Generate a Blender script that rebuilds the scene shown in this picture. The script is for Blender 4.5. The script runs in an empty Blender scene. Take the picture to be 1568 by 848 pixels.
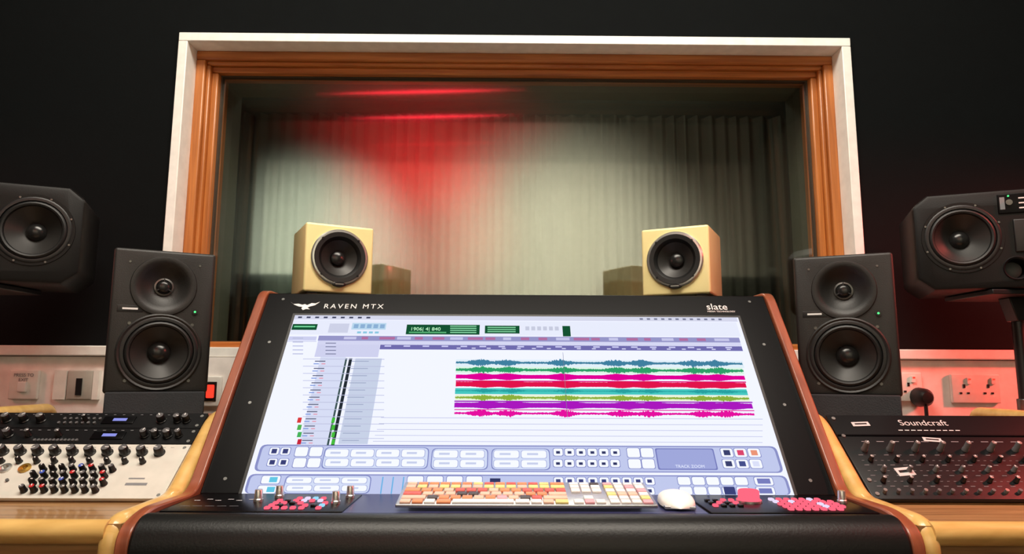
import bpy, bmesh, math, random
from mathutils import Matrix, Vector
random.seed(7)
R=math.radians
sc=bpy.context.scene
sc.view_settings.view_transform='Standard'
sc.view_settings.look='None'

def C(r,g,b):
    f=lambda v:(v/255/12.92) if v/255<=.04045 else ((v/255+.055)/1.055)**2.4
    return (f(r),f(g),f(b),1)

# ------------------------------------------------------------ materials
def mat(name,col,rough=.5,metal=0,spec=.5,var=.06,vscale=30,bump=0,bscale=200,coat=0):
    m=bpy.data.materials.new(name); m.use_nodes=True
    nt=m.node_tree; b=nt.nodes['Principled BSDF']
    b.inputs['Roughness'].default_value=rough; b.inputs['Metallic'].default_value=metal
    b.inputs['Specular IOR Level'].default_value=spec
    b.inputs['Coat Weight'].default_value=coat
    tc=nt.nodes.new('ShaderNodeTexCoord'); n=nt.nodes.new('ShaderNodeTexNoise')
    n.inputs['Scale'].default_value=vscale; n.inputs['Detail'].default_value=3
    nt.links.new(tc.outputs['Object'],n.inputs['Vector'])
    r=nt.nodes.new('ShaderNodeValToRGB')
    r.color_ramp.elements[0].position=.3; r.color_ramp.elements[1].position=.7
    r.color_ramp.elements[0].color=[c*(1-var) for c in col[:3]]+[1]
    r.color_ramp.elements[1].color=[min(1,c*(1+var)) for c in col[:3]]+[1]
    nt.links.new(n.outputs['Fac'],r.inputs['Fac']); nt.links.new(r.outputs['Color'],b.inputs['Base Color'])
    if bump:
        n2=nt.nodes.new('ShaderNodeTexNoise'); n2.inputs['Scale'].default_value=bscale
        nt.links.new(tc.outputs['Object'],n2.inputs['Vector'])
        bp=nt.nodes.new('ShaderNodeBump'); bp.inputs['Strength'].default_value=bump; bp.inputs['Distance'].default_value=.002
        nt.links.new(n2.outputs['Fac'],bp.inputs['Height']); nt.links.new(bp.outputs['Normal'],b.inputs['Normal'])
    return m

def wood(name,c1,c2,scale=(3,60,60),rough=.4,coat=.2):
    m=bpy.data.materials.new(name); m.use_nodes=True
    nt=m.node_tree; b=nt.nodes['Principled BSDF']
    b.inputs['Roughness'].default_value=rough; b.inputs['Coat Weight'].default_value=coat
    tc=nt.nodes.new('ShaderNodeTexCoord'); mp=nt.nodes.new('ShaderNodeMapping'); mp.inputs['Scale'].default_value=scale
    n=nt.nodes.new('ShaderNodeTexNoise'); n.inputs['Scale'].default_value=1; n.inputs['Detail'].default_value=6; n.inputs['Distortion'].default_value=.6
    r=nt.nodes.new('ShaderNodeValToRGB'); e=r.color_ramp.elements
    e[0].position=.32; e[0].color=c1; e[1].position=.68; e[1].color=c2
    nt.links.new(tc.outputs['Object'],mp.inputs['Vector']); nt.links.new(mp.outputs[0],n.inputs['Vector'])
    nt.links.new(n.outputs['Fac'],r.inputs['Fac']); nt.links.new(r.outputs['Color'],b.inputs['Base Color'])
    return m

def emi(name,col,s=1):
    m=bpy.data.materials.new(name); m.use_nodes=True; nt=m.node_tree
    nt.nodes.remove(nt.nodes['Principled BSDF'])
    e=nt.nodes.new('ShaderNodeEmission'); e.inputs[0].default_value=col; e.inputs[1].default_value=s
    nt.links.new(e.outputs[0],nt.nodes['Material Output'].inputs[0]); return m

def glass(name,fac,tint,rough):
    m=bpy.data.materials.new(name); m.use_nodes=True; nt=m.node_tree
    nt.nodes.remove(nt.nodes['Principled BSDF'])
    t=nt.nodes.new('ShaderNodeBsdfTransparent'); t.inputs[0].default_value=tint
    g=nt.nodes.new('ShaderNodeBsdfGlossy'); g.inputs['Roughness'].default_value=rough; g.inputs[0].default_value=(.98,1,.95,1)
    mx=nt.nodes.new('ShaderNodeMixShader'); mx.inputs[0].default_value=fac
    nt.links.new(t.outputs[0],mx.inputs[1]); nt.links.new(g.outputs[0],mx.inputs[2])
    nt.links.new(mx.outputs[0],nt.nodes['Material Output'].inputs[0]); return m

M_wallblk=mat('black_wall_paint',C(10,13,14),.9,spec=.12,bump=.1)
M_white=mat('white_gloss_paint',C(245,242,236),.45)
M_dado=mat('white_wall_paint',C(246,238,232),.7)
M_winwood=wood('varnished_pine',C(158,88,36),C(200,124,60),(3,70,70))
M_winwoodv=wood('varnished_pine_upright',C(158,88,36),C(200,124,60),(70,70,3))
M_lip=mat('glazing_gasket',C(60,45,28),.6)
M_cherry=wood('cherry_side_panel',C(118,58,36),C(154,84,56),(60,8,8),.35)
M_lam=wood('walnut_laminate',C(122,88,54),C(174,134,88),(3,60,60),.35)
M_bull=wood('beech_bullnose',C(198,156,86),C(224,184,112),(8,30,30),.3,.4)
M_blk=mat('black_satin',C(18,18,20),.4)
M_blkm=mat('black_matte_cabinet',C(26,25,24),.5,bump=.15,bscale=400)
M_foam=mat('acoustic_foam',C(36,38,42),.9,bump=.5,bscale=300)
M_adam=mat('charcoal_cabinet',C(14,13,13),.5,spec=.25,bump=.1,bscale=400)
M_blkg=mat('black_bezel',C(7,7,9),.32,spec=.12)
M_leather=mat('black_leather',C(12,13,13),.4,spec=.35,bump=.12,bscale=260)
M_cone=mat('woofer_cone',C(40,39,38),.42)
M_rub=mat('rubber_surround',C(16,16,16),.5)
M_dust=mat('dust_cap',C(30,30,30),.25)
M_alu=mat('aluminium',C(190,192,196),.3,metal=.9)
M_sil=mat('brushed_silver',C(214,214,210),.28,metal=.9)
M_dsil=mat('dark_metal',C(110,110,108),.35,metal=.9)
M_cream=mat('cream_lacquer',C(244,228,164),.28,coat=.5,var=.02)
M_panel=mat('rack_panel_black',C(15,16,18),.38,spec=.25)
M_wpanel=mat('rack_panel_silver',C(206,203,194),.4)
M_knob=mat('knob_black',C(14,14,16),.35)
M_kgrey=mat('knob_grey',C(90,90,92),.35)
M_kred=mat('knob_red',C(176,36,40),.35); M_kblue=mat('knob_blue',C(56,80,170),.35); M_kgreen=mat('knob_green',C(48,128,72),.35)
M_mark=mat('white_print',C(225,225,225),.6)
M_label=mat('paper_label',C(196,196,196),.7)
M_gmark=mat('grey_print',C(120,122,126),.6)
M_sock=mat('white_plastic',C(238,234,226),.35)
M_greyp=mat('grey_plate',C(176,172,162),.4)
M_brass=mat('jack_gold',C(200,160,80),.3,metal=.8)
M_tray=mat('tray_navy',C(44,46,84),.35)
M_ceil=mat('ceiling_paint',C(96,98,88),.9)
M_floor=wood('floorboards',C(70,48,30),C(100,70,44),(40,3,3),.5)
M_curt=mat('pleated_linen',C(200,197,180),.9,var=.05)
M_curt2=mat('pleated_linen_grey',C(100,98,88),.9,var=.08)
M_live=mat('live_room_plaster',C(62,64,58),.9)
M_lining=mat('window_lining',C(104,106,94),.8)
M_rear=mat('rear_wall_plaster',C(186,184,168),.9)
M_blocker=mat('blocker_dark',C(26,30,28),.6)  # for the added blockers at the rear corners
E_streak=emi('red_streak_glow',(1,.03,.05,1),5.0)  # emission imitating red light streaks on the ceiling
E_pink=emi('led_pink',(1,.13,.2,1),1.15)
E_cyan=emi('led_cyan',(.35,.75,1,1),1.0)
E_wht=emi('led_white',(.85,.75,1,1),1.0)
E_green=emi('led_green',(.1,1,.25,1),1.5)
E_vio=emi('display_violet',(.35,.38,1,1),.8)
E_redsw=emi('neon_rocker',(1,.04,.02,1),1.6)
G1=glass('window_glass',.32,(.82,.87,.8,1),.045)
G2=glass('window_glass_rear',.12,(.9,.93,.88,1),.05)

# ------------------------------------------------------------ mesh builder
def empty(name,loc=(0,0,0),rz=0):
    e=bpy.data.objects.new(name,None); sc.collection.objects.link(e)
    e.location=loc; e.rotation_euler=(0,0,rz); e.empty_display_size=.05; return e

class MB:
    def __init__(s): s.v=[];s.f=[];s.m=[];s.mats=[]
    def mi(s,m):
        if m not in s.mats: s.mats.append(m)
        return s.mats.index(m)
    def add(s,vs,fs,m,M=None):
        o=len(s.v); k=s.mi(m)
        for v in vs:
            v=Vector(v); s.v.append(tuple(M@v) if M is not None else tuple(v))
        for f in fs: s.f.append([i+o for i in f]); s.m.append(k)
    def box(s,x0,x1,y0,y1,z0,z1,m,M=None):
        vs=[(x0,y0,z0),(x1,y0,z0),(x1,y1,z0),(x0,y1,z0),(x0,y0,z1),(x1,y0,z1),(x1,y1,z1),(x0,y1,z1)]
        s.add(vs,[(0,3,2,1),(4,5,6,7),(0,1,5,4),(1,2,6,5),(2,3,7,6),(3,0,4,7)],m,M)
    def rbox(s,x0,x1,y0,y1,z0,z1,r,m,M=None,seg=3):
        bm=bmesh.new(); bmesh.ops.create_cube(bm,size=1)
        for v in bm.verts: v.co=Vector(((x0+x1)/2+v.co.x*(x1-x0),(y0+y1)/2+v.co.y*(y1-y0),(z0+z1)/2+v.co.z*(z1-z0)))
        bmesh.ops.bevel(bm,geom=bm.edges[:],offset=r,segments=seg,profile=.5,affect='EDGES')
        bm.verts.index_update()
        s.add([v.co.copy() for v in bm.verts],[[v.index for v in f.verts] for f in bm.faces],m,M); bm.free()
    def lathe(s,prof,m,M=None,seg=40,sx=1,sy=1):
        vs=[];fs=[];rows=[]
        for r,z in prof:
            if r<1e-6: rows.append([len(vs)]); vs.append((0,0,z))
            else:
                rows.append(list(range(len(vs),len(vs)+seg)))
                for i in range(seg):
                    a=2*math.pi*i/seg; vs.append((r*math.cos(a)*sx,r*math.sin(a)*sy,z))
        for a,b in zip(rows,rows[1:]):
            for i in range(seg):
                j=(i+1)%seg
                if len(a)==1 and len(b)==1: continue
                if len(a)==1: fs.append((a[0],b[i],b[j]))
                elif len(b)==1: fs.append((a[i],a[j],b[0]))
                else: fs.append((a[i],a[j],b[j],b[i]))
        s.add(vs,fs,m,M)
    def cyl(s,r,z0,z1,m,M=None,seg=24): s.lathe([(0,z0),(r,z0),(r,z1),(0,z1)],m,M,seg)
    def prism(s,poly,a,b,m,axis='x',M=None):
        n=len(poly)
        if axis=='x': P=lambda p,t:(t,p[0],p[1])
        elif axis=='y': P=lambda p,t:(p[0],t,p[1])
        else: P=lambda p,t:(p[0],p[1],t)
        vs=[P(p,a) for p in poly]+[P(p,b) for p in poly]
        fs=[tuple(range(n))[::-1],tuple(range(n,2*n))]+[(i,(i+1)%n,(i+1)%n+n,i+n) for i in range(n)]
        s.add(vs,fs,m,M)
    def quad(s,x0,x1,y0,y1,z,m,M=None): s.add([(x0,y0,z),(x1,y0,z),(x1,y1,z),(x0,y1,z)],[(0,1,2,3)],m,M)
    def tube(s,pts,x,ra,rb,m,seg=14):
        n=len(pts);vs=[];fs=[]
        for k,(y,z) in enumerate(pts):
            p=pts[max(0,k-1)];q=pts[min(n-1,k+1)]
            t=Vector((q[0]-p[0],q[1]-p[1])).normalized(); nn=(-t.y,t.x)
            for i in range(seg):
                a=2*math.pi*i/seg
                vs.append((x+ra*math.cos(a),y+nn[0]*rb*math.sin(a),z+nn[1]*rb*math.sin(a)))
        for k in range(n-1):
            for i in range(seg):
                j=(i+1)%seg; fs.append((k*seg+i,k*seg+j,(k+1)*seg+j,(k+1)*seg+i))
        fs.append(tuple(range(seg))[::-1]); fs.append(tuple(range((n-1)*seg,n*seg)))
        s.add(vs,fs,m)
    def obj(s,name,parent=None,bevel=0,recalc=True,loc=None):
        me=bpy.data.meshes.new(name); me.from_pydata(s.v,[],s.f)
        for m in s.mats: me.materials.append(m)
        for p,k in zip(me.polygons,s.m): p.material_index=k; p.use_smooth=True
        if recalc:
            bm=bmesh.new(); bm.from_mesh(me); bmesh.ops.recalc_face_normals(bm,faces=bm.faces[:]); bm.to_mesh(me); bm.free()
        me.set_sharp_from_angle(angle=R(35))
        o=bpy.data.objects.new(name,me); sc.collection.objects.link(o)
        if parent: o.parent=parent
        if bevel:
            b=o.modifiers.new('bevel','BEVEL'); b.width=bevel; b.segments=2; b.limit_method='ANGLE'; b.angle_limit=R(40)
        return o

def rounded(pts,r,seg=6,closed=False):
    out=[];n=len(pts)
    for i,p in enumerate(pts):
        if not closed and i in(0,n-1): out.append(tuple(p)); continue
        a=Vector(pts[i-1]);b=Vector(p);c=Vector(pts[(i+1)%n])
        rr=min(r,(a-b).length*.45,(c-b).length*.45)
        p0=b+(a-b).normalized()*rr;p2=b+(c-b).normalized()*rr
        for k in range(seg+1):
            t=k/seg; out.append(tuple(p0*(1-t)**2+b*2*t*(1-t)+p2*t*t))
    return out

def text(name,body,size,M,m,parent=None,ext=.0003,align='LEFT'):
    cu=bpy.data.curves.new(name,'FONT'); cu.body=body; cu.size=size; cu.extrude=ext; cu.align_x=align
    cu.materials.append(m); o=bpy.data.objects.new(name,cu); sc.collection.objects.link(o)
    o.matrix_world=M
    if parent: o.parent=parent
    return o

def cut_holes(o,holes,cmat):
    cs=[]
    for (x,z,r,dep) in holes:
        me=bpy.data.meshes.new('c'); bm=bmesh.new()
        bmesh.ops.create_cone(bm,cap_ends=True,segments=48,radius1=r,radius2=r,depth=2*dep,matrix=Matrix.Translation((x,0,z))@Matrix.Rotation(R(90),4,'X'))
        bm.to_mesh(me); bm.free(); c=bpy.data.objects.new('c',me); sc.collection.objects.link(c); cs.append(c)
        md=o.modifiers.new('b','BOOLEAN'); md.operation='DIFFERENCE'; md.object=c; md.solver='EXACT'
    bpy.context.view_layer.update()
    dg=bpy.context.evaluated_depsgraph_get()
    me=bpy.data.meshes.new_from_object(o.evaluated_get(dg))
    o.modifiers.clear(); o.data=me
    for p in me.polygons: p.use_smooth=True
    me.set_sharp_from_angle(angle=R(35))
    for c in cs: bpy.data.objects.remove(c)

def face(x,z,y=0): return Matrix.Translation((x,y,z))@Matrix.Rotation(R(90),4,'X')

# ------------------------------------------------------------ room shell
XS=2.3; ZC=3.4; YR=-1.9; WY=1.95
WX,WZ0,WZ1=1.0115,1.161,2.129
b=MB()
b.box(-XS,-WX,WY,WY+.32,1.164,ZC,M_wallblk); b.box(WX,XS,WY,WY+.32,1.164,ZC,M_wallblk)
b.box(-WX,WX,WY,WY+.32,WZ1,ZC,M_wallblk)
b.box(-XS,XS,WY-.018,WY+.32,0,1.160,M_dado)
b.obj('wall_front')
b=MB(); b.box(-XS,-WX,WY-.041,WY,1.162,1.190,M_white); b.box(WX,XS,WY-.041,WY,1.162,1.190,M_white)
b.obj('trim_1',bevel=.003)
b=MB(); b.box(-XS-.1,-XS,YR-.1,WY+.32,0,ZC,M_live); b.obj('wall_left')
b=MB(); b.box(XS,XS+.1,YR-.1,WY+.32,0,ZC,M_live); b.obj('wall_right')
b=MB(); b.box(-XS,XS,YR-.1,YR,0,ZC,M_rear); b.obj('wall_rear')
b=MB(); b.box(-2.6,2.6,YR-.1,5.0,-.1,0,M_floor); b.obj('floor')
b=MB(); b.box(-2.6,2.6,YR-.1,5.0,ZC,ZC+.1,M_ceil); b.obj('ceiling')
b=MB(); b.box(-2.6,2.6,4.9,5.0,0,ZC,M_live); b.obj('wall_back')
b=MB(); b.box(-2.6,-2.5,WY+.32,4.9,0,ZC,M_live); b.obj('wall_live_room_left')
b=MB(); b.box(2.5,2.6,WY+.32,4.9,0,ZC,M_live); b.obj('wall_live_room_right')

win=empty('window_1')
def ring(b,xo,zo0,zo1,w,y0,y1,mh,mv):
    b.box(-xo,xo,y0,y1,zo1-w,zo1,mh); b.box(-xo,xo,y0,y1,zo0,zo0+w,mh)
    b.box(-xo,-xo+w,y0,y1,zo0+w,zo1-w,mv); b.box(xo-w,xo,y0,y1,zo0+w,zo1-w,mv)
b=MB()
ring(b,WX,WZ0,WZ1,.027,WY-.014,WY+.08,M_white,M_white)
b.obj('white_surround',win,bevel=.002)
b=MB()
ring(b,WX-.026,WZ0+.004,WZ1-.026,.029,WY+.05,WY+.16,M_winwood,M_winwoodv)
ring(b,WX-.054,WZ0+.018,WZ1-.054,.013,WY+.062,WY+.16,M_winwood,M_winwoodv)
ring(b,WX-.066,WZ0+.027,WZ1-.066,.020,WY+.076,WY+.16,M_winwood,M_winwoodv)
b.obj('pine_frame',win,bevel=.004)
b=MB(); ring(b,WX-.085,WZ0+.045,WZ1-.085,.005,WY+.099,WY+.12,M_lip,M_lip); b.obj('gasket',win)
b=MB(); b.quad(-WX+.085,WX-.085,WZ0+.045,WZ1-.085,0,G1,Matrix.Translation((0,WY+.107,0))@Matrix.Rotation(R(90),4,'X'))
o=b.obj('pane_front',win)
b=MB(); ring(b,WX,WZ0-.02,WZ1,.065,WY+.17,WY+.32,M_lining,M_lining); b.obj('rear_frame',win)
b=MB(); b.add([(-.95,WY+.24,1.2),(.95,WY+.24,1.2),(.95,WY+.255,2.08),(-.95,WY+.255,2.08)],[(0,1,2,3)],G2); b.obj('pane_rear',win)

def curtain(name,p0,p1,z0,z1,m,n=40,amp=.03):
    p0=Vector(p0);p1=Vector(p1);t=(p1-p0).normalized();nn=Vector((-t.y,t.x));N=n*10
    vs=[];fs=[]
    for i in range(N+1):
        k=i/N; a=k*n*2*math.pi+1.3*math.sin(k*23)+.8*math.sin(k*57)
        off=amp*(.75+.25*math.sin(k*41))*math.sin(a)
        p=p0.lerp(p1,k)+nn*off
        vs+= [(p.x,p.y,z0),(p.x,p.y,z1)]
    for i in range(N): fs.append((2*i,2*i+2,2*i+3,2*i+1))
    b=MB(); b.add(vs,fs,m); b.obj(name,recalc=False)
curtain('rear_wall_drape',(-2.2,YR+.06),(2.2,YR+.06),.03,3.0,M_curt,58,.010)
curtain('side_wall_drape',(2.25,-1.7),(2.25,1.0),.03,3.1,M_curt2,26,.035)
curtain('live_room_drape',(2.35,2.6),(2.35,4.7),.03,3.0,M_curt2,18,.05)
curtain('live_room_backdrop',(-2.2,4.82),(2.2,4.82),.03,3.0,M_curt2,44,.04)

def rear_blocker(x):  # added unseen blocks that darken the side areas mirrored in the glass
    b=MB(); b.box(x-.25,x+.25,-.22,.25,.03,1.88,M_blocker)
    for k in range(12): b.box(x-.23,x+.23,.25,.262,.12+k*.143,.25+k*.143,M_panel if k%3 else M_blkm)
    b.box(x-.24,x+.24,-.2,.22,0,.03,M_blk)
    o=b.obj('reflection_blocker',bevel=.004); o.location=(0,-1.45,0)
rear_blocker(-1.9); rear_blocker(1.9)

def glow_streak(name,y,x0,x1,z,r,y1):  # added glowing rods in place of red light falling on the ceiling
    b=MB(); N=28; L=x1-x0
    ang=math.atan2(y1-y,L)
    M=Matrix.Translation((x0,y,z))@Matrix.Rotation(ang,4,'Z')@Matrix.Rotation(R(90),4,'Y')
    b.lathe([(0,0)]+[(r*max(.06,math.sin(math.pi*k/N)**1.6),L*k/N) for k in range(N+1)]+[(0,L)],E_streak,M,10)
    for u in(.25,.75): 
        x=x0+L*u; yy=y+(y1-y)*u; b.box(x-.004,x+.004,yy-.003,yy+.003,z,ZC,M_ceil)
    b.obj(name)
glow_streak('red_light_streak',-1.10,-1.55,.12,3.32,.011,-.98); glow_streak('red_light_streak',-1.58,-1.5,.12,3.30,.011,-1.46)

# ------------------------------------------------------------ wall plates
WP=WY-.018
def plate(name,x,z,w,h,kind):
    b=MB(); b.rbox(x-w/2,x+w/2,WP-.011,WP-.0005,z-h/2,z+h/2,.003,M_greyp if kind=='grey' else M_sock)
    f=WP-.010
    if kind=='exit':
        b.rbox(x-.012,x+.012,f-.008,f,z-.02,z+.008,.002,M_white)
    if kind=='grey':
        b.box(x-.008,x+.008,f-.004,f,z-.028,z+.018,M_blk); b.box(x-w/2-.037,x-w/2-.003,f,WP-.0005,z-h/2,z+h/2,M_sock); b.box(x+w/2+.002,x+w/2+.018,f-.002,WP-.0005,z-h/2,z+h/2,M_sock)
    if kind=='red':
        b.rbox(x-.010,x+.010,f-.010,f,z-.018,z+.018,.003,E_redsw)
        b.box(x-.016,x+.016,f-.003,f,z-.026,z+.026,M_blk)
    if kind in('socket','double'):
        for cx in ([x] if kind=='socket' else [x-.034,x+.034]):
            b.box(cx-.003,cx+.003,f-.0025,f,z+.002,z+.012,M_blk)
            b.box(cx-.014,cx-.007,f-.0025,f,z-.015,z-.010,M_blk); b.box(cx+.007,cx+.014,f-.0025,f,z-.015,z-.010,M_blk)
            b.box(cx+.008,cx+.019,f-.006,f,z+.013,z+.030,M_white); b.box(cx+.011,cx+.017,f-.007,f-.005,z+.024,z+.028,E_redsw)
    if kind=='socket':
        b.lathe([(0,.042),(.015,.040),(.024,.028),(.027,.0)],M_blk,Matrix.Translation((x+.028,f-.001,z-.028))@Matrix.Rotation(R(90),4,'X'),20)
        b.cyl(.005,-.09,0,M_blk,Matrix.Translation((x+.028,f-.028,z-.045)),10)
    return b.obj(name)
o=plate('light_switch',-1.358,1.082,.08,.08,'exit')
text('printed_label','PRESS TO\nEXIT',.013,Matrix.Translation((-1.358,WP-.0125,1.104))@Matrix.Rotation(R(90),4,'X'),M_gmark,o,.0002,'CENTER')
plate('data_wall_plate',-1.204,1.082,.07,.08,'grey')
plate('rocker_switch',-.841,1.066,.055,.082,'red')
plate('wall_socket',1.10,1.086,.08,.08,'socket')
plate('wall_socket',1.290,1.082,.138,.08,'double')

# ------------------------------------------------------------ desk wings
def wing(sg):
    root=empty('rack_desk')
    xi,xo=.612,1.165
    poly=[(1.10,.885),(1.285,.885),(1.447,1.018),(1.72,1.018),(1.72,0),(1.25,0),(1.25,.74),(1.10,.74)]
    b=MB(); b.prism(poly,sg*(xi+.03),sg*(xo-.03),M_lam); b.obj('carcass',root)
    ck=[(1.09,.72),(1.09,.889),(1.283,.889),(1.447,1.022),(1.72,1.022),(1.72,0),(1.24,0),(1.24,.72)]
    b=MB()
    for x in (xi,xo-.03): b.prism(ck,sg*x,sg*(x+.03),M_lam)
    b.obj('cheeks',root)
    b=MB()
    path=rounded([(1.092,.70),(1.092,.887),(1.284,.889),(1.449,1.026),(1.718,1.026),(1.732,1.0)],.035,7)
    for x in (xi+.015,xo-.015): b.tube(path,sg*x,.0165,.015,M_bull)
    M=Matrix.Translation((sg*(xi+.02),1.098,.876))@Matrix.Rotation(R(90)*sg,4,'Y')
    b.lathe([(0,0),(.0185,0),(.0185,.53),(0,.53)],M_bull,M,20)
    b.obj('bullnose_edging',root)
    return root
wing(-1); wing(1)

SX=.8865
def slopeM(xc):
    cy,sy=.773,.634
    return Matrix(((1,0,0,xc),(0,cy,-sy,1.282),(0,sy,cy,.892),(0,0,0,1)))
def knob(b,M,x,y,r,h,m,ptr=True,z=0,seg=18,top=None):
    T=M@Matrix.Translation((x,y,z))
    b.lathe([(r*1.1,0),(r*1.1,h*.18),(r*.95,h*.25),(r*.85,h*.93),(r*.75,h)],m,T,seg)
    b.lathe([(r*.75,h),(0,h)],top or m,T,seg)
    if ptr:
        a=random.uniform(-2.2,2.2); b.box(-.0008,.0008,0,r*.75,h,h+.0004,M_mark,T@Matrix.Rotation(a,4,'Z'))
ML=slopeM(-SX)
def rack_screws(b,M,s0,s1):
    for x in(-.232,.232):
        for s in (s0+.008,s1-.008): b.cyl(.0035,0,.0015,M_sil,M@Matrix.Translation((x,s,0)),10)
b=MB(); b.box(-.2415,.2415,.179,.2225,-.006,.001,M_panel,ML); rack_screws(b,ML,.179,.2225)
b.rbox(.035,.10,.19,.211,.0005,.003,.001,M_blkg,ML); b.quad(.056,.084,.197,.205,.0032,E_vio,ML)
for x,r in [(-.125,.009),(-.09,.009),(.155,.009),(.188,.008),(.206,.008),(-.16,.009),(.0,.005)]: knob(b,ML,x,.2,r,.017,M_knob,top=M_kgrey)
for k in range(14): b.cyl(.003,0,.003,M_kgrey,ML@Matrix.Translation((-.05+k*.006,.192+.012*(k%2),.001)),8)
for k in range(22): b.quad(-.21+k*.0185,-.205+k*.0185,.2168,.2178,.0012,M_gmark,ML)
b.obj('rack_preamp')
b=MB(); b.box(-.2415,.2415,.135,.1775,-.006,.001,M_panel,ML); rack_screws(b,ML,.135,.1775)
b.rbox(.035,.10,.146,.167,.0005,.003,.001,M_blkg,ML); b.quad(.056,.084,.153,.161,.0032,E_vio,ML)
for x,r in [(-.13,.009),(-.03,.006),(.14,.008),(.162,.008),(.186,.009),(.208,.007),(-.17,.009),(-.09,.006)]: knob(b,ML,x,.157,r,.017,M_knob,top=M_kgrey)
for k in range(22): b.quad(-.21+k*.0185,-.204+k*.0185,.1715,.1727,.0012,M_gmark,ML)
for k in range(12): b.cyl(.003,0,.003,M_kgrey,ML@Matrix.Translation((-.07+k*.0075,.143,.001)),8)
b.obj('rack_compressor')
b=MB(); b.box(-.2415,.2415,.0,.133,-.006,.001,M_wpanel,ML); rack_screws(b,ML,.0,.133)
for k in range(13): knob(b,ML,-.212+k*.0335,.110,.0095,.018,M_knob,top=M_kgrey)
for k in range(13):
    if 2<k<12: knob(b,ML,-.200+k*.0335,.086,.0055,.013,M_knob)
cols=[M_knob]*7+[M_kgrey]*7+[M_kred,M_kblue,M_kgreen]
for k in range(5): b.lathe([(.011,0),(.011,.003),(.006,.004),(.006,-.0),(0,0)],M_sil if k%2 else M_brass,ML@Matrix.Translation((-.19+k*.036,.07,.001)),20)
for j in range(4):
    for k in range(8):
        knob(b,ML,-.015+k*.0185+(j%2)*.007,.016+j*.0165,.0058,.016,M_knob,top=random.choice(cols))
for k in range(8): b.cyl(.003,0,.004,random.choice([M_kred,M_kgrey,M_kgrey,M_blk]),ML@Matrix.Translation((-.2+k*.02,.04,.001)),8)
for k in range(5): knob(b,ML,-.19+k*.03,.022,.005,.012,M_knob)
b.quad(.16,.2,.03,.036,.0013,M_gmark,ML); b.quad(.16,.19,.045,.048,.0013,M_gmark,ML)
for k in range(26): b.quad(-.22+k*.017,-.213+k*.017,.1245,.1255,.0013,M_gmark,ML)
b.obj('channel_strip_panel')
MR=slopeM(SX); mixer=empty('rack_mixer')
b=MB(); b.rbox(-.2415,.2415,.0,.222,-.006,.004,.002,M_panel,MR)
Mq=MR@Matrix.Translation((0,0,.0042))
b.box(-.2415,.2415,.160,.163,0,.002,M_blkg,Mq)
for k in range(9): knob(b,Mq,-.205+k*.05,.122,.0058,.022,M_kgrey,top=M_sil)
for k in range(9):
    for j in range(3): knob(b,Mq,-.205+k*.05+ (0 if j!=1 else .012),.094-j*.026,.0045,.013,M_kgrey if j==1 else M_knob,True,top=M_sil if j!=1 else M_kgrey)
for k in range(18):
    for j in range(4): b.quad(-.222+k*.025,-.213+k*.025,.030+j*.026,.0311+j*.026,.0004,M_gmark,Mq)
for k in range(36):
    for j in range(3): b.quad(-.222+k*.0125,-.217+k*.0125,.042+j*.026,.0427+j*.026,.0004,M_gmark,Mq)
for k in range(18): b.cyl(.0035,0,.008,M_sil if k%3==0 else M_kgrey,Mq@Matrix.Translation((-.215+k*.025,.016,0)),10)
for k in range(14): b.quad(-.2+k*.03,-.185+k*.03,.144,.1458,.0004,M_gmark,Mq)
for k in range(10): b.quad(-.11+k*.013,-.101+k*.013,.176,.1778,.0004,M_mark,Mq)
for (x,y,w,h,a) in [(-.180,.194,.036,.012,.05),(-.055,.150,.036,.011,-.1),(-.152,.066,.034,.020,.12),(.12,.055,.03,.009,0)]:
    b.box(-w/2,w/2,-h/2,h/2,.0004,.001,M_label,Mq@Matrix.Translation((x,y,0))@Matrix.Rotation(a,4,'Z'))
    b.quad(-w*.35,w*.35,-h*.12,h*.18,.0014,M_blk,Mq@Matrix.Translation((x,y,0))@Matrix.Rotation(a,4,'Z'))
for x in(-.23,.23):
    for s in(.012,.045,.16,.21): b.cyl(.004,0,.002,M_sil,Mq@Matrix.Translation((x,s,0)),10)
b.obj('panel',mixer)
text('logo_lettering','Soundcraft',.023,Mq@Matrix.Translation((-.100,.190,.001)),M_label,mixer)

# ------------------------------------------------------------ console
con=empty('mixing_console')
MS=Matrix(((1,0,0,0),(0,.604,-.797,1.301),(0,.797,.604,.898),(0,0,0,1)))
def slope_pt(t,n=0): return (1.301+.604*t-.797*n,.898+.797*t+.604*n)
sp=rounded([(1.86,0),(1.86,1.312),slope_pt(.512,.010),slope_pt(-.002,.010),(1.13,.906),(1.066,.885),(1.062,.74),(1.3,.70),(1.3,0)],.03,6,True)
b=MB(); b.prism(sp,-.607,-.586,M_cherry); b.prism(sp,.586,.607,M_cherry); b.obj('side_panels',con,bevel=.003)
body=[(1.855,.6),(1.855,1.304),slope_pt(.509),slope_pt(0),(1.12,.897),(1.12,.80),(1.3,.6)]
b=MB(); b.prism(body,-.586,.586,M_blkg); b.obj('body',con,bevel=.002)
arm=[(1.106+.046*math.cos(a),.850+.052*math.sin(a)) for a in [2*math.pi*k/32 for k in range(32)]]
b=MB(); b.prism(arm,-.586,.586,M_leather)
b.box(-.586,.586,1.075,1.30,.70,.83,M_blk)
b.obj('padded_armrest',con,bevel=.006)
b=MB(); b.box(-.3,.3,1.13,1.30,.8972,.8985,M_tray)
b.rbox(-.575,-.285,1.13,1.285,.896,.9005,.0015,M_blkg); b.rbox(.305,.575,1.13,1.285,.896,.9005,.0015,M_blkg)
for k in range(6): b.quad(-.56+k*.018,-.55+k*.018,1.22+.01*(k%2),1.223+.01*(k%2),.9008,M_mark)
for k in range(5): b.quad(-.56+k*.02,-.545+k*.02,1.17,1.172,.9008,M_gmark)
TZ=Matrix.Translation((0,0,.9005))
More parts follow.
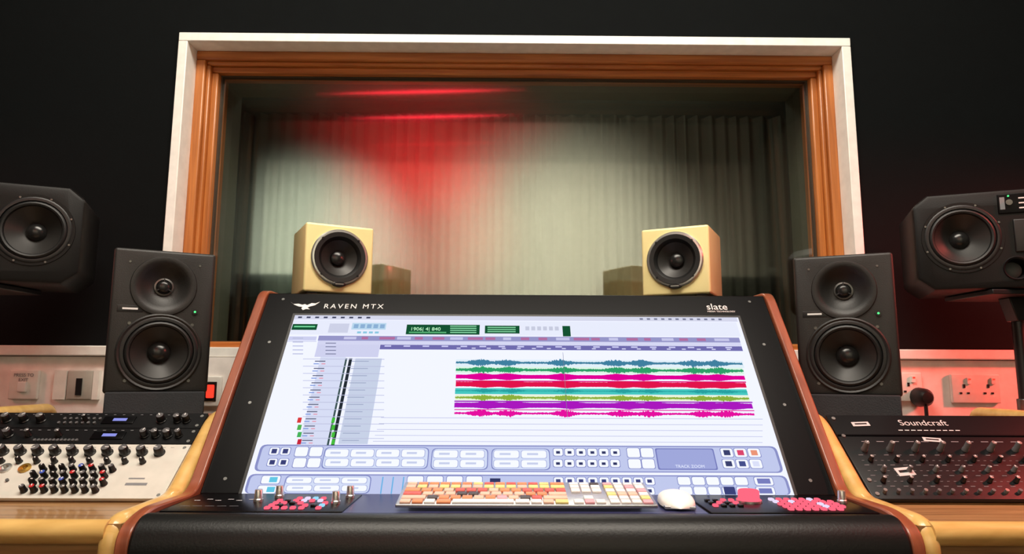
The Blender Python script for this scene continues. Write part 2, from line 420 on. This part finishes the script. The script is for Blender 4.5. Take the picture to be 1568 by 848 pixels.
for x,y in [(-.425,1.255),(-.448,1.215),(-.300,1.255),(-.312,1.20),(.558,1.22)]: knob(b,TZ,x,y,.0075,.02,M_sil,False)
random.seed(3)
for i in range(7):
    for j in range(5):
        if random.random()<.8:
            x=-.415+i*.0138;y=1.145+j*.021
            b.rbox(x,x+.0085,y,y+.0105,.9,.9045,.0015,random.choice([E_pink,E_pink,E_cyan,E_wht,E_pink,M_knob]),None,2)
for i in range(8):
    for j in range(5):
        x=.437+i*.0135;y=1.147+j*.021
        if not(i==7 and j in(0,4)): b.rbox(x,x+.0085,y,y+.011,.9,.9045,.0015,E_pink if random.random()<.88 else E_wht,None,2)
for i in range(4):
    for j in range(3):
        x=.322+i*.014;y=1.175+j*.024
        b.rbox(x,x+.0085,y,y+.011,.9,.9045,.0015,random.choice([E_pink,M_knob,E_pink]),None,2)
b.lathe([(.021,0),(.021,.004),(.018,.006),(.018,.018),(.016,.02),(0,.02)],E_pink,TZ@Matrix.Translation((.398,1.225,0)),28)
b.lathe([(.022,0),(.022,.003)],M_sil,TZ@Matrix.Translation((.398,1.225,0)),28)
b.obj('control_surface',con)
b=MB()
for x in(-.548,.548):
    for t in(.03,.2,.36,.49): b.cyl(.0035,0,.001,M_dsil,MS@Matrix.Translation((x,t,0)),10)
b.quad(-.515,.515,-.003,.4455,.0006,M_blk,MS)
bird=[(-.029,.012),(-.022,.006),(-.012,.007),(-.004,.004),(.001,.006),(.006,.003),(.014,.009),(.022,.008),(.030,.013),(.022,.003),(.012,-.001),(.008,-.004),(.014,-.009),(.006,-.008),(.0,-.011),(-.004,-.006),(-.002,-.002),(-.01,-.001),(-.02,.004)]
b.prism([(x*1.15-.495,y*1.1+.468) for x,y in bird],.0003,.0008,M_mark,'z',MS)
b.obj('bezel_details',con)
text('lettering','RAVEN MTX',.020,MS@Matrix.Translation((-.449,.4615,.0006)),M_mark,con).data.space_character=1.35
text('lettering','slate',.027,MS@Matrix.Translation((.442,.464,.0006)),M_mark,con)
text('lettering','MEDIA TECHNOLOGY',.0065,MS@Matrix.Translation((.442,.456,.0006)),M_mark,con)

# touch screen contents, laid out on the display surface
def T_of(row):
    w=(row-424)/1045; T=(.14054-w)/(1+.14054*w); return (1.301*T+.2218)/(.797-.604*T)
def X_of(col,row):
    t=T_of(row); Y=1.301+.604*t; Z=-.2218+.797*t; return (col-775)*(Y*.9903+Z*.1392)/1045-.026
ecache={}
def E(r,g,b_,s=1.0):
    k=(r,g,b_,s)
    if k not in ecache: ecache[k]=emi('screen_%d_%d_%d'%(r,g,b_),C(r,g,b_),s)
    return ecache[k]
b=MB()
def rect(x0,x1,r0,r1,col,lay=1,ref=None,rr=0):
    ref=ref or (r0+r1)/2
    a,c=X_of(x0,ref),X_of(x1,ref); t1,t0=T_of(r0),T_of(r1); z=.0008+.00025*lay
    a=max(a,-.509);c=min(c,.509);t0=max(t0,0.0)
    if rr:
        pts=rounded([(a,t0),(c,t0),(c,t1),(a,t1)],rr,4,True)
        b.add([(p[0],p[1],z) for p in pts],[tuple(range(len(pts)))],col,MS)
    else: b.quad(a,c,t0,t1,z,col,MS)
LAV=E(205,208,240); DGR=E(20,82,50); LINE=E(186,190,220); TXT=E(70,74,100)
b.quad(-.509,.509,0,.4395,.0008,E(234,237,255,1.1),MS)
rect(440,1130,484.5,491,E(214,216,236),1)
for k in range(9): rect(458+k*13,464+k*13,486.5,489,TXT,2)
for k in range(12): rect(980+k*11,985+k*11,486.5,489,E(120,124,150),2)
rect(440,1132,492,514,E(230,234,250,1.03),1)
rect(449,487,498,507,DGR,2); rect(452,484,501,503,E(120,220,160),3)
rect(540,592,496,506,E(186,216,238),2)
for k in range(5): rect(543+k*10,550+k*10,498,504,E(140,176,214),3)
for k in range(4): rect(548+k*9,554+k*9,509,512,E(140,200,226),3)
rect(623,735,498,513,DGR,2); rect(743,796,499,511,DGR,2); rect(862,874,499,515,DGR,2)
for k in range(4): rect(690,730,499.5+k*3.2,501+k*3.2,E(140,220,170),3)
for k in range(3): rect(747,790,501+k*3.2,502.6+k*3.2,E(130,210,160),3)
rect(627,684,509,511,E(90,180,120),3)
for k in range(6): rect(805+k*9,811+k*9,500,506,E(200,204,224),2)
rect(505,535,497,511,E(206,210,232),2)
rect(489,1134,515.5,523,E(150,150,200),1)
for k in range(22):
    x=528+k*27; rect(x,x+random.uniform(8,24),517,521,E(178,110,160) if k%3 else E(200,200,235),2)
rect(488,1136,523,529,E(214,216,244),1)
rect(583,1138,528.5,536,E(112,108,174),1)
for k in range(19): rect(590+k*29,600+k*29,530,532,E(210,210,250),2); rect(700+k*23,706+k*23,533,534.5,E(220,220,250),2)
rect(486,582,524,548,E(208,210,240),1)
for k in range(4): rect(500,516,526.4+k*5.5,527.6+k*5.5,E(110,114,150),2)
rect(444,486,517,523,LAV,2); rect(440,486,524,524.8,LINE,2)
for k in range(5): rect(450,466,519+k*6,520.4+k*6,LINE,3)
rect(480,520,548,683,E(216,222,246),1,ref=600)
rect(536,578,550,681,E(200,210,232),1,ref=600)
for k in range(12):
    r=551+k*11; rect(466,590,r,r+.9,LINE,3,ref=r)
    rect(484-k*1.7,500-k*1.7,r+3,r+4.6,E(100,104,130),3)
    rect(482-k*1.7,490-k*1.7,r+7,r+8.5,E(120,150,220),3); rect(494-k*1.7,500-k*1.7,r+7,r+8.5,E(230,150,170),3)
    rect(540-k*1.3,566-k*1.3,r+3,r+4.2,E(160,170,200),3)
rect(520,523,550,683,E(60,84,84),2,ref=600); rect(526,531,550,683,E(36,44,52),2,ref=600)
for k in range(4): rect(510,515,641+k*11,649+k*11,E(70,190,60),4); rect(458,464,641+k*11,649+k*11,[E(220,60,60),E(80,180,80),E(70,180,90),E(200,40,60)][k],4)
for k in range(5): rect(585-k*3,1170,640+k*9,640.8+k*9,LINE,1)
def wave(x0,x1,row,h,col,base,phase,solid=False):
    n=420; z=.0008+.00025*5; a,c=X_of(x0,row),X_of(x1,row); tc=T_of(row); hh=abs(T_of(row-h)-T_of(row+h))/2
    vs=[];fs=[]; rnd=random.Random(phase)
    peaks=[.08,.17,.36,.55,.64,.82,.9]
    for i in range(n+1):
        u=i/n; e=base
        for p in peaks:
            d=(u-p-phase*.004)/.05; e+= (1-base)*max(0,1-abs(d))*1.0
        e=min(1,e)
        am=hh*e*(rnd.uniform(.9,1) if solid else rnd.uniform(.45,1)); am2=hh*e*(rnd.uniform(.9,1) if solid else rnd.uniform(.45,1))
        x=a+(c-a)*u; vs+=[(x,tc-am2,z),(x,tc+am,z)]
    for i in range(n): fs.append((2*i,2*i+2,2*i+3,2*i+1))
    b.add(vs,fs,col,MS)
rect(699,1140,551,562,E(226,240,250),2); wave(699,1138,556,7,E(64,128,160),.3,1)
rect(699,1140,562,572,E(220,246,230),2); wave(699,1140,567,6.5,E(46,158,104),.4,3)
wave(699,1142,577.5,5.8,E(224,0,150),.55,2,True)
rect(699,1144,583,585,E(224,0,120),3); wave(699,1144,589,5.8,E(226,20,76),.65,5,True)
rect(698,1146,595,604,E(70,200,192),3); wave(698,1146,599,4,E(40,160,160),.2,6)
rect(698,1149,604.5,613.5,E(234,244,214),2); wave(698,1149,609.5,5.6,E(140,176,60),.35,4)
rect(697,1154,614,616,E(160,30,190),3); wave(697,1154,621,6.2,E(170,24,190),.65,8,True)
rect(697,1157,627,628.5,E(230,20,160),3); wave(697,1157,633.5,7,E(230,16,160),.3,2)
rect(866,866.6,540,640,E(120,120,140),6,ref=590)
def toolbar(y0,y1,xl,xr):
    rect(xl,xr,y0,y1,E(140,146,200),1,rr=.012); rect(xl+4,xr-4,y0+2,y1-1.6,E(194,202,238),2,rr=.01)
BT=E(240,243,255,1.08)
BORD=E(130,138,196)
def btn(x0,x1,y0,y1,lay=3,rr=.004): rect(x0-1,x1+1,y0-.7,y1+.7,BORD,lay,rr=rr); rect(x0,x1,y0,y1,BT,lay+1,rr=rr)
toolbar(682,723,397,1197)
for j in range(2):
    y0=686+j*17;y1=y0+14; sh=-j*3
    for k in range(2):
        btn(416+k*17+sh,430+k*17+sh,y0+1,y1-2)
        rect(419+k*17+sh,427+k*17+sh,y0+3,y1-4,E(60,66,120),5)
        btn(455+k*22+sh,474+k*22+sh,y0,y1)
    for k in range(6):
        btn(849+k*17.5,863+k*17.5,y0+1,y1-2); rect(853+k*17.5,859+k*17.5,y0+5,y1-5,E(50,56,100),5)
    for k in range(2): btn(962+k*21+j*2,981+k*21+j*2,y0,y1)
def bub(x0,x1,y0,y1,n): 
    rect(x0,x1,y0,y1,BORD,3,rr=.01); rect(x0+1.5,x1-1.5,y0+1,y1-1,E(212,222,248),4,rr=.01)
    w=(x1-x0-6)/n
    for j in range(2):
        for k in range(n):
            yy=y0+3+j*(y1-y0-4)/2; h=(y1-y0-8)/2
            rect(x0+3+k*w,x0+1+(k+1)*w,yy,yy+h,E(168,176,220),5,rr=.005); rect(x0+4+k*w,x0+(k+1)*w,yy+.6,yy+h-.6,BT,6,rr=.005)
            rect(x0+w*.3+k*w,x0+w*.7+k*w,yy+h*.35,yy+h*.6,E(200,208,236),7)
bub(497,658,686,719,4); bub(662,749,687,720,2); bub(754,844,687,720,2)
rect(1007,1098,686,719,E(120,126,190),3,rr=.004); rect(1009,1096,687.5,717.5,E(160,168,220),4,rr=.004)
cc=[BT,E(220,70,110),E(236,150,120),E(90,170,120),E(70,80,140),E(220,225,250)]
for j in range(2):
    for k in range(3): btn(1106+k*21+j*3,1124+k*21+j*3,686+j*17,699+j*17); rect(1110+k*21+j*3,1120+k*21+j*3,688.5+j*17,696.5+j*17,cc[(j*3+k)%6] if k else E(60,66,110),5)
toolbar(727,762,380,1212)
for j in range(2):
    y0=730+j*15;y1=y0+12
    btn(404-j*6,432-j*6,y0,y1)
    for k in range(9): btn(850+k*17.5,864+k*17.5,y0+1,y1); rect(853+k*17.5,860+k*17.5,y0+4,y1-3,E(60,66,120),5)
    for k in range(4): btn(626+k*30,650+k*30,y0,y1)
    for k in range(5): btn(1040+k*22+j*3,1059+k*22+j*3,y0,y1)
    rect(416-j*4,428-j*4,y0+2,y1-2,E(100,200,230),5)
    btn(1158+j*3,1186+j*3,y0,y1); rect(1162+j*3,1182+j*3,y0+2,y1-2,E(120,126,190),5)
bub(438,570,729,757,3)
for k in range(3): rect(586+k*16,588+k*16,731,757,E(110,180,230),3)
rect(752,768,733,741,E(50,56,100),5); rect(1111,1128,745,757,E(60,66,120),6)
b.obj('touch_screen',con,recalc=False)
text('screen_label','TRACK ZOOM',.0085,MS@Matrix.Translation((X_of(1036,714),T_of(716),.0025)),E(226,232,255),con)
text('screen_counter','1906| 4| 840',.0135,MS@Matrix.Translation((X_of(629,506),T_of(507.5),.0025)),E(190,250,200),con)

# ------------------------------------------------------------ keyboard and mouse
kb=empty('computer_keyboard')
x0,x1=-.203,.222
MK=Matrix.Translation((0,1.142,.9065))@Matrix.Rotation(math.atan(.018/.114),4,'X')
b=MB(); b.rbox(x0,x1,0,.116,-.003,.003,.002,M_alu,MK)
b.box(x0+.01,x1-.01,.088,.112,-.017,-.003,M_alu,MK); b.obj('body',kb)
kc=[mat('key_'+n,c,.45) for n,c in [('white',C(236,234,232)),('orange',C(226,142,98)),('yellow',C(226,212,138)),('red',C(204,92,84)),('pink',C(228,164,174)),('dark',C(64,56,58)),('green',C(166,200,148)),('peach',C(232,190,168))]]
Wt,O,Yl,Rd,Pk,Dk,Gn,Pc=kc
b=MB(); random.seed(5)
pal=[[Yl,Pc,O,Wt,Pc,Wt],[O,Pc,Rd,Dk,O,Pk],[Dk,Pc,O,Pc,Rd,O],[Rd,O,Rd,Pc,Yl,O],[Yl,Pc,Yl,Yl,Gn,Pc],[O,O,Rd,Yl,O,Pc]]
for r in range(6):
    y0=.004+r*.0182; h=.0155 if r<5 else .011
    xs=x0+.005
    if r==0: ws=[1,1,1,1.3,5.2,1.3,1,1,1.2]
    elif r==1: ws=[2.2]+[1]*10+[2.2]
    elif r==2: ws=[1.7]+[1]*11+[1.7]
    elif r==3: ws=[1.5]+[1]*12+[1]
    else: ws=[1]*13+[1.4]
    tot=sum(ws); Wd=.277
    for w in ws:
        ww=w/tot*Wd; b.rbox(xs+.0014,xs+ww-.0014,y0,y0+h,.002,.0062,.0012,random.choice(pal[r]),MK,2); xs+=ww
    xs=x0+.290
    for k in range(3):
        if r==2 or (r==1 and k!=1): continue
        b.rbox(xs+k*.018,xs+k*.018+.0154,y0,y0+h,.002,.0062,.0012,random.choice([Wt,Pk,Wt,Wt] if r<5 else [Dk,Wt]),MK,2)
    xs=x0+.349
    for k in range(4):
        b.rbox(xs+k*.018,xs+k*.018+.0154,y0,y0+h,.002,.0062,.0012,random.choice([Wt,Wt,Wt,Pk,Yl,Pc]),MK,2)
b.obj('keys',kb)
b=MB()
N=14;L=16;vs=[];fs=[]
for i in range(L+1):
    v=i/L; y=-.056+.112*v; hw=.029*(1-abs(2*v-1)**3.2)**.5+.0006; hh=.020*(1-abs(2*v-1.0)**2.6)**.6
    for j in range(N+1):
        a=math.pi*j/N; vs.append((hw*math.cos(a),y,hh*math.sin(a)**.75))
for i in range(L):
    for j in range(N): q=i*(N+1)+j; fs.append((q,q+1,q+N+2,q+N+1))
b.add(vs,fs,M_white); b.rbox(-.025,.025,-.05,.05,-.002,.003,.001,M_alu)
o=b.obj('computer_mouse'); o.location=(.265,1.20,.9028); o.rotation_euler=(0,0,R(-6))

# ------------------------------------------------------------ loudspeakers
def driver(b,M,R0,cone=M_cone,dust=M_dust,ring_m=M_blk,depth=.028,cap=.3):
    b.lathe([(R0*1.04,-.001),(R0*1.04,.003),(R0*1.0,.0045),(R0*.93,.004),(R0*.92,-.002)],ring_m,M)
    b.lathe([(R0*.925,-.001),(R0*.89,.003),(R0*.84,.0045),(R0*.79,.003),(R0*.76,-.002)],M_rub,M)
    b.lathe([(R0*.77,-.002),(R0*.74,-.004),(R0*.55,-.004-depth*.45),(R0*cap,-.004-depth)],cone,M)
    b.lathe([(R0*(cap+.02),-.003-depth),(R0*cap*.95,-depth+.003),(R0*cap*.6,-depth+.009),(R0*cap*.25,-depth+.0115),(0,-depth+.012)],dust,M)

def monitor(loc,rz):
    root=empty('studio_monitor',loc,rz)
    w,h,d=.205,.318,.205
    b=MB(); b.rbox(-w/2,w/2,0,d,0,h,.007,M_blkm,None,3); cab=b.obj('cabinet')
    cut_holes(cab,[(0,.090,.073,.05),(0,.237,.052,.035)],M_blkm); cab.parent=root
    b=MB()
    F=face(0,.090); driver(b,F,.075)
    b.lathe([(.086,-.001),(.085,.003),(.082,.005),(.078,.003)],M_blkm,F,48)
    F=face(0,.237)
    b.lathe([(.068,-.001),(.066,.003),(.060,.004),(.052,.001),(.044,-.006),(.034,-.015),(.024,-.020),(.019,-.021)],M_blkm,F,48)
    b.lathe([(.020,-.021),(.020,-.018),(.0165,-.017),(.0155,-.020)],M_dsil,F,32)
    b.lathe([(.0155,-.020),(.013,-.015),(.008,-.012),(0,-.011)],M_dust,F,28)
    for a in range(3): b.box(-.0012,.0012,.004,.019,-.016,-.014,M_blkm,F@Matrix.Rotation(a*2.094,4,'Z'))
    for a in range(4):
        q=R(45+90*a); b.cyl(.0035,0,.0015,M_dsil,face(.088*math.cos(q),.090+.088*math.sin(q)),10)
    b.cyl(.006,0,.003,M_blk,face(.066,.182),16); b.cyl(.0024,.003,.004,E_green,face(.066,.182),10)
    b.box(-.078,-.048,-.0015,.001,.182,.186,M_mark); b.rbox(-.088,-.038,-.0008,.001,.177,.191,.0005,M_blk)
    for x in(-.07,.07): b.cyl(.0025,0,.001,M_dsil,face(x,.288),8)
    b.obj('drivers',root)
    b=MB()
    b.prism([(-.010,-.012),(.16,-.012),(.16,-.0495),(-.016,-.0495)],-.095,.095,M_foam)
    b.prism([(-.014,.004),(-.002,.004),(-.002,-.0495),(-.020,-.0495)],-.097,.097,M_foam)
    b.prism([(-.006,-.012),(.18,-.012),(.18,0),(-.006,0)],-.095,.095,M_foam)
    b.obj('isolation_pad',root,bevel=.003)
    return root
monitor((-.792,1.525,1.072),R(27)); monitor((.737,1.525,1.072),R(-25))

def cube_speaker(loc,rz):
    root=empty('cube_speaker',loc,rz)
    w,h,d=.168,.170,.165
    b=MB(); b.rbox(-w/2,w/2,0,d,0,h,.006,M_cream,None,4); cab=b.obj('cabinet')
    cut_holes(cab,[(0,.088,.060,.045)],M_cream); cab.parent=root
    b=MB(); F=face(0,.088)
    b.lathe([(.070,-.001),(.070,.004),(.067,.007),(.063,.0075),(.060,.004),(.058,-.002)],M_sil,F,56)
    b.lathe([(.063,.004),(.062,.0085),(.052,.0075),(.046,.001),(.044,-.004)],M_rub,F,48)
    b.lathe([(.046,-.002),(.03,-.014),(.018,-.022)],M_cone,F,48)
    b.lathe([(.019,-.022),(.017,-.014),(.01,-.009),(0,-.008)],M_dust,F,32)
    for k in range(4):
        q=R(45+90*k); b.cyl(.003,.005,.0095,M_blk,F@Matrix.Translation((.062*math.cos(q),.062*math.sin(q),0)),10)
    b.lathe([(.016,0),(.016,.009),(.014,.010),(0,.010)],M_blk,face(0,.021),28,1,.4)
    b.box(-.010,.010,-.0108,-.0100,.0195,.0225,M_sil)
    for x in(-.06,.06):
        for y in(.02,.14): b.box(x-.012,x+.012,y-.012,y+.012,-.0075,.001,M_rub)
    b.obj('driver',root)
cube_speaker((-.437,1.665,1.312),R(27)); cube_speaker((.392,1.665,1.312),R(-27))

def main_monitor(loc,rz):
    root=empty('midfield_monitor',loc,rz)
    W2,H2=.252,.120; c=.035
    out=[(-W2+c,-H2),(W2-c,-H2),(W2,-H2+c*.8),(W2,H2-c*.8),(W2-c,H2),(-W2+c,H2),(-W2,H2-c*.8),(-W2,-H2+c*.8)]
    b=MB(); b.prism(out,0,.22,M_adam,'y'); cab=b.obj('cabinet')
    bv=cab.modifiers.new('bv','BEVEL'); bv.width=.010; bv.segments=2; bv.limit_method='ANGLE'; bv.angle_limit=R(50)
    cut_holes(cab,[(-.150,.008,.074,.05),(.150,.008,.074,.05),(-.045,-.073,.024,.06),(.045,-.073,.024,.06)],M_adam); cab.parent=root
    b=MB()
    for x in(-.15,.15):
        driver(b,face(x,.008),.077,M_cone,M_dust,M_blk,.03,.27)
        b.lathe([(.088,-.001),(.087,.002),(.080,.002)],M_adam,face(x,.008),40)
        for k in range(8):
            q=R(22.5+45*k); b.cyl(.0025,0,.004,M_dsil,face(x+.083*math.cos(q),.008+.083*math.sin(q)),8)
    for x in(-.045,.045): b.lathe([(.029,-.001),(.027,.003),(.023,-.002),(.020,-.04),(0,-.045)],M_blk,face(x,-.073),28)
    b.rbox(-.045,.045,-.004,.004,-.035,.045,.003,M_blk)
    b.box(-.020,.020,-.006,-.003,-.022,.030,M_dsil)
    for k in range(7): b.box(-.019,.019,-.0075,-.005,-.020+k*.0075,-.016+k*.0075,M_blk)
    b.rbox(-.072,.072,-.003,.004,.060,.108,.002,M_blkg)
    b.cyl(.007,0,.008,M_dsil,face(-.05,.086),16); b.cyl(.007,0,.008,M_dsil,face(.05,.086),16)
    b.cyl(.002,0,.005,E_green,face(-.05,.102),8)
    for k in range(3): b.box(-.03,.03,-.0036,-.003,.070+k*.012,.073+k*.012,M_mark)
    b.box(-.068,-.058,-.0036,-.003,.07,.1,M_gmark); b.box(.058,.07,-.0036,-.003,.07,.1,M_gmark)
    b.obj('drivers',root)
def stand(x,y,z):
    b=MB(); b.box(x-.12,x+.12,y-.09,y+.09,z-.012,z,M_blk); b.cyl(.013,.02,z-.012,M_blk,Matrix.Translation((x,y,0)),20)
    b.prism([(x-.03,z-.012),(x+.03,z-.012),(x+.013,z-.07),(x-.013,z-.07)],y-.02,y+.02,M_blk,'y')
    b.cyl(.018,z-.30,z-.26,M_dsil,Matrix.Translation((x,y,0)),16)
    b.box(x-.06,x+.10,y-.12,y+.12,0,.02,M_blk)
    b.obj('speaker_stand',bevel=.002)
main_monitor((-1.300,1.56,1.447),R(22)); main_monitor((1.226,1.57,1.444),R(-22))
stand(-1.35,1.68,1.3255); stand(1.250,1.69,1.3225)

# ------------------------------------------------------------ lights
def area(name,loc,tgt,sx,sy,p,col):
    l=bpy.data.lights.new(name,'AREA'); l.shape='RECTANGLE'; l.size=sx; l.size_y=sy; l.energy=p; l.color=col
    o=bpy.data.objects.new(name,l); sc.collection.objects.link(o); o.location=loc
    o.rotation_euler=(Vector(tgt)-Vector(loc)).to_track_quat('-Z','Y').to_euler()
def spot(name,loc,tgt,p,col,ang,blend=1,rad=.08):
    l=bpy.data.lights.new(name,'SPOT'); l.energy=p; l.color=col; l.spot_size=R(ang); l.spot_blend=blend; l.shadow_soft_size=rad
    o=bpy.data.objects.new(name,l); sc.collection.objects.link(o); o.location=loc
    o.rotation_euler=(Vector(tgt)-Vector(loc)).to_track_quat('-Z','Y').to_euler()
area('ceiling_light',(0,.55,3.35),(0,.9,0),2.4,.8,108,(1,.91,.78))
spot('rear_downlight',(-1.3,.2,2.6),(-1.72,YR,2.15),430,(.88,1,.93),58)
spot('rear_downlight',(.4,.2,2.6),(.42,YR,2.15),400,(1,.97,.85),76)
spot('red_spot',(-.7,.0,2.7),(-.80,YR,2.45),210,(1,.06,.06),60)
spot('red_spot',(-.72,-.3,2.3),(-.75,-1.55,3.4),260,(1,.03,.04),78)
spot('red_wall_light',(2.1,1.5,1.6),(1.4,1.93,1.05),110,(1,.09,.07),100)
spot('red_side_light',(2.0,.9,2.2),(.6,1.6,1.0),80,(1,.12,.1),60)
spot('red_wall_light',(-2.1,1.45,1.65),(-1.2,1.93,1.05),14,(1,.25,.2),100)
area('live_room_light',(.6,3.6,3.3),(.6,4.0,0),1.5,.8,12,(1,.93,.8))

w=bpy.data.worlds.new('world'); sc.world=w; w.use_nodes=True
w.node_tree.nodes['Background'].inputs[0].default_value=(.02,.02,.022,1)

# ------------------------------------------------------------ camera
cd=bpy.data.cameras.new('camera'); cd.lens=24; cd.sensor_width=36; cam=bpy.data.objects.new('camera',cd); sc.collection.objects.link(cam)
cam.matrix_world=Matrix.Translation((-.026,0,1.12))@Matrix.Rotation(R(-.5),4,'Z')@Matrix.Rotation(R(98),4,'X')@Matrix.Rotation(R(.25),4,'Z')
sc.camera=cam
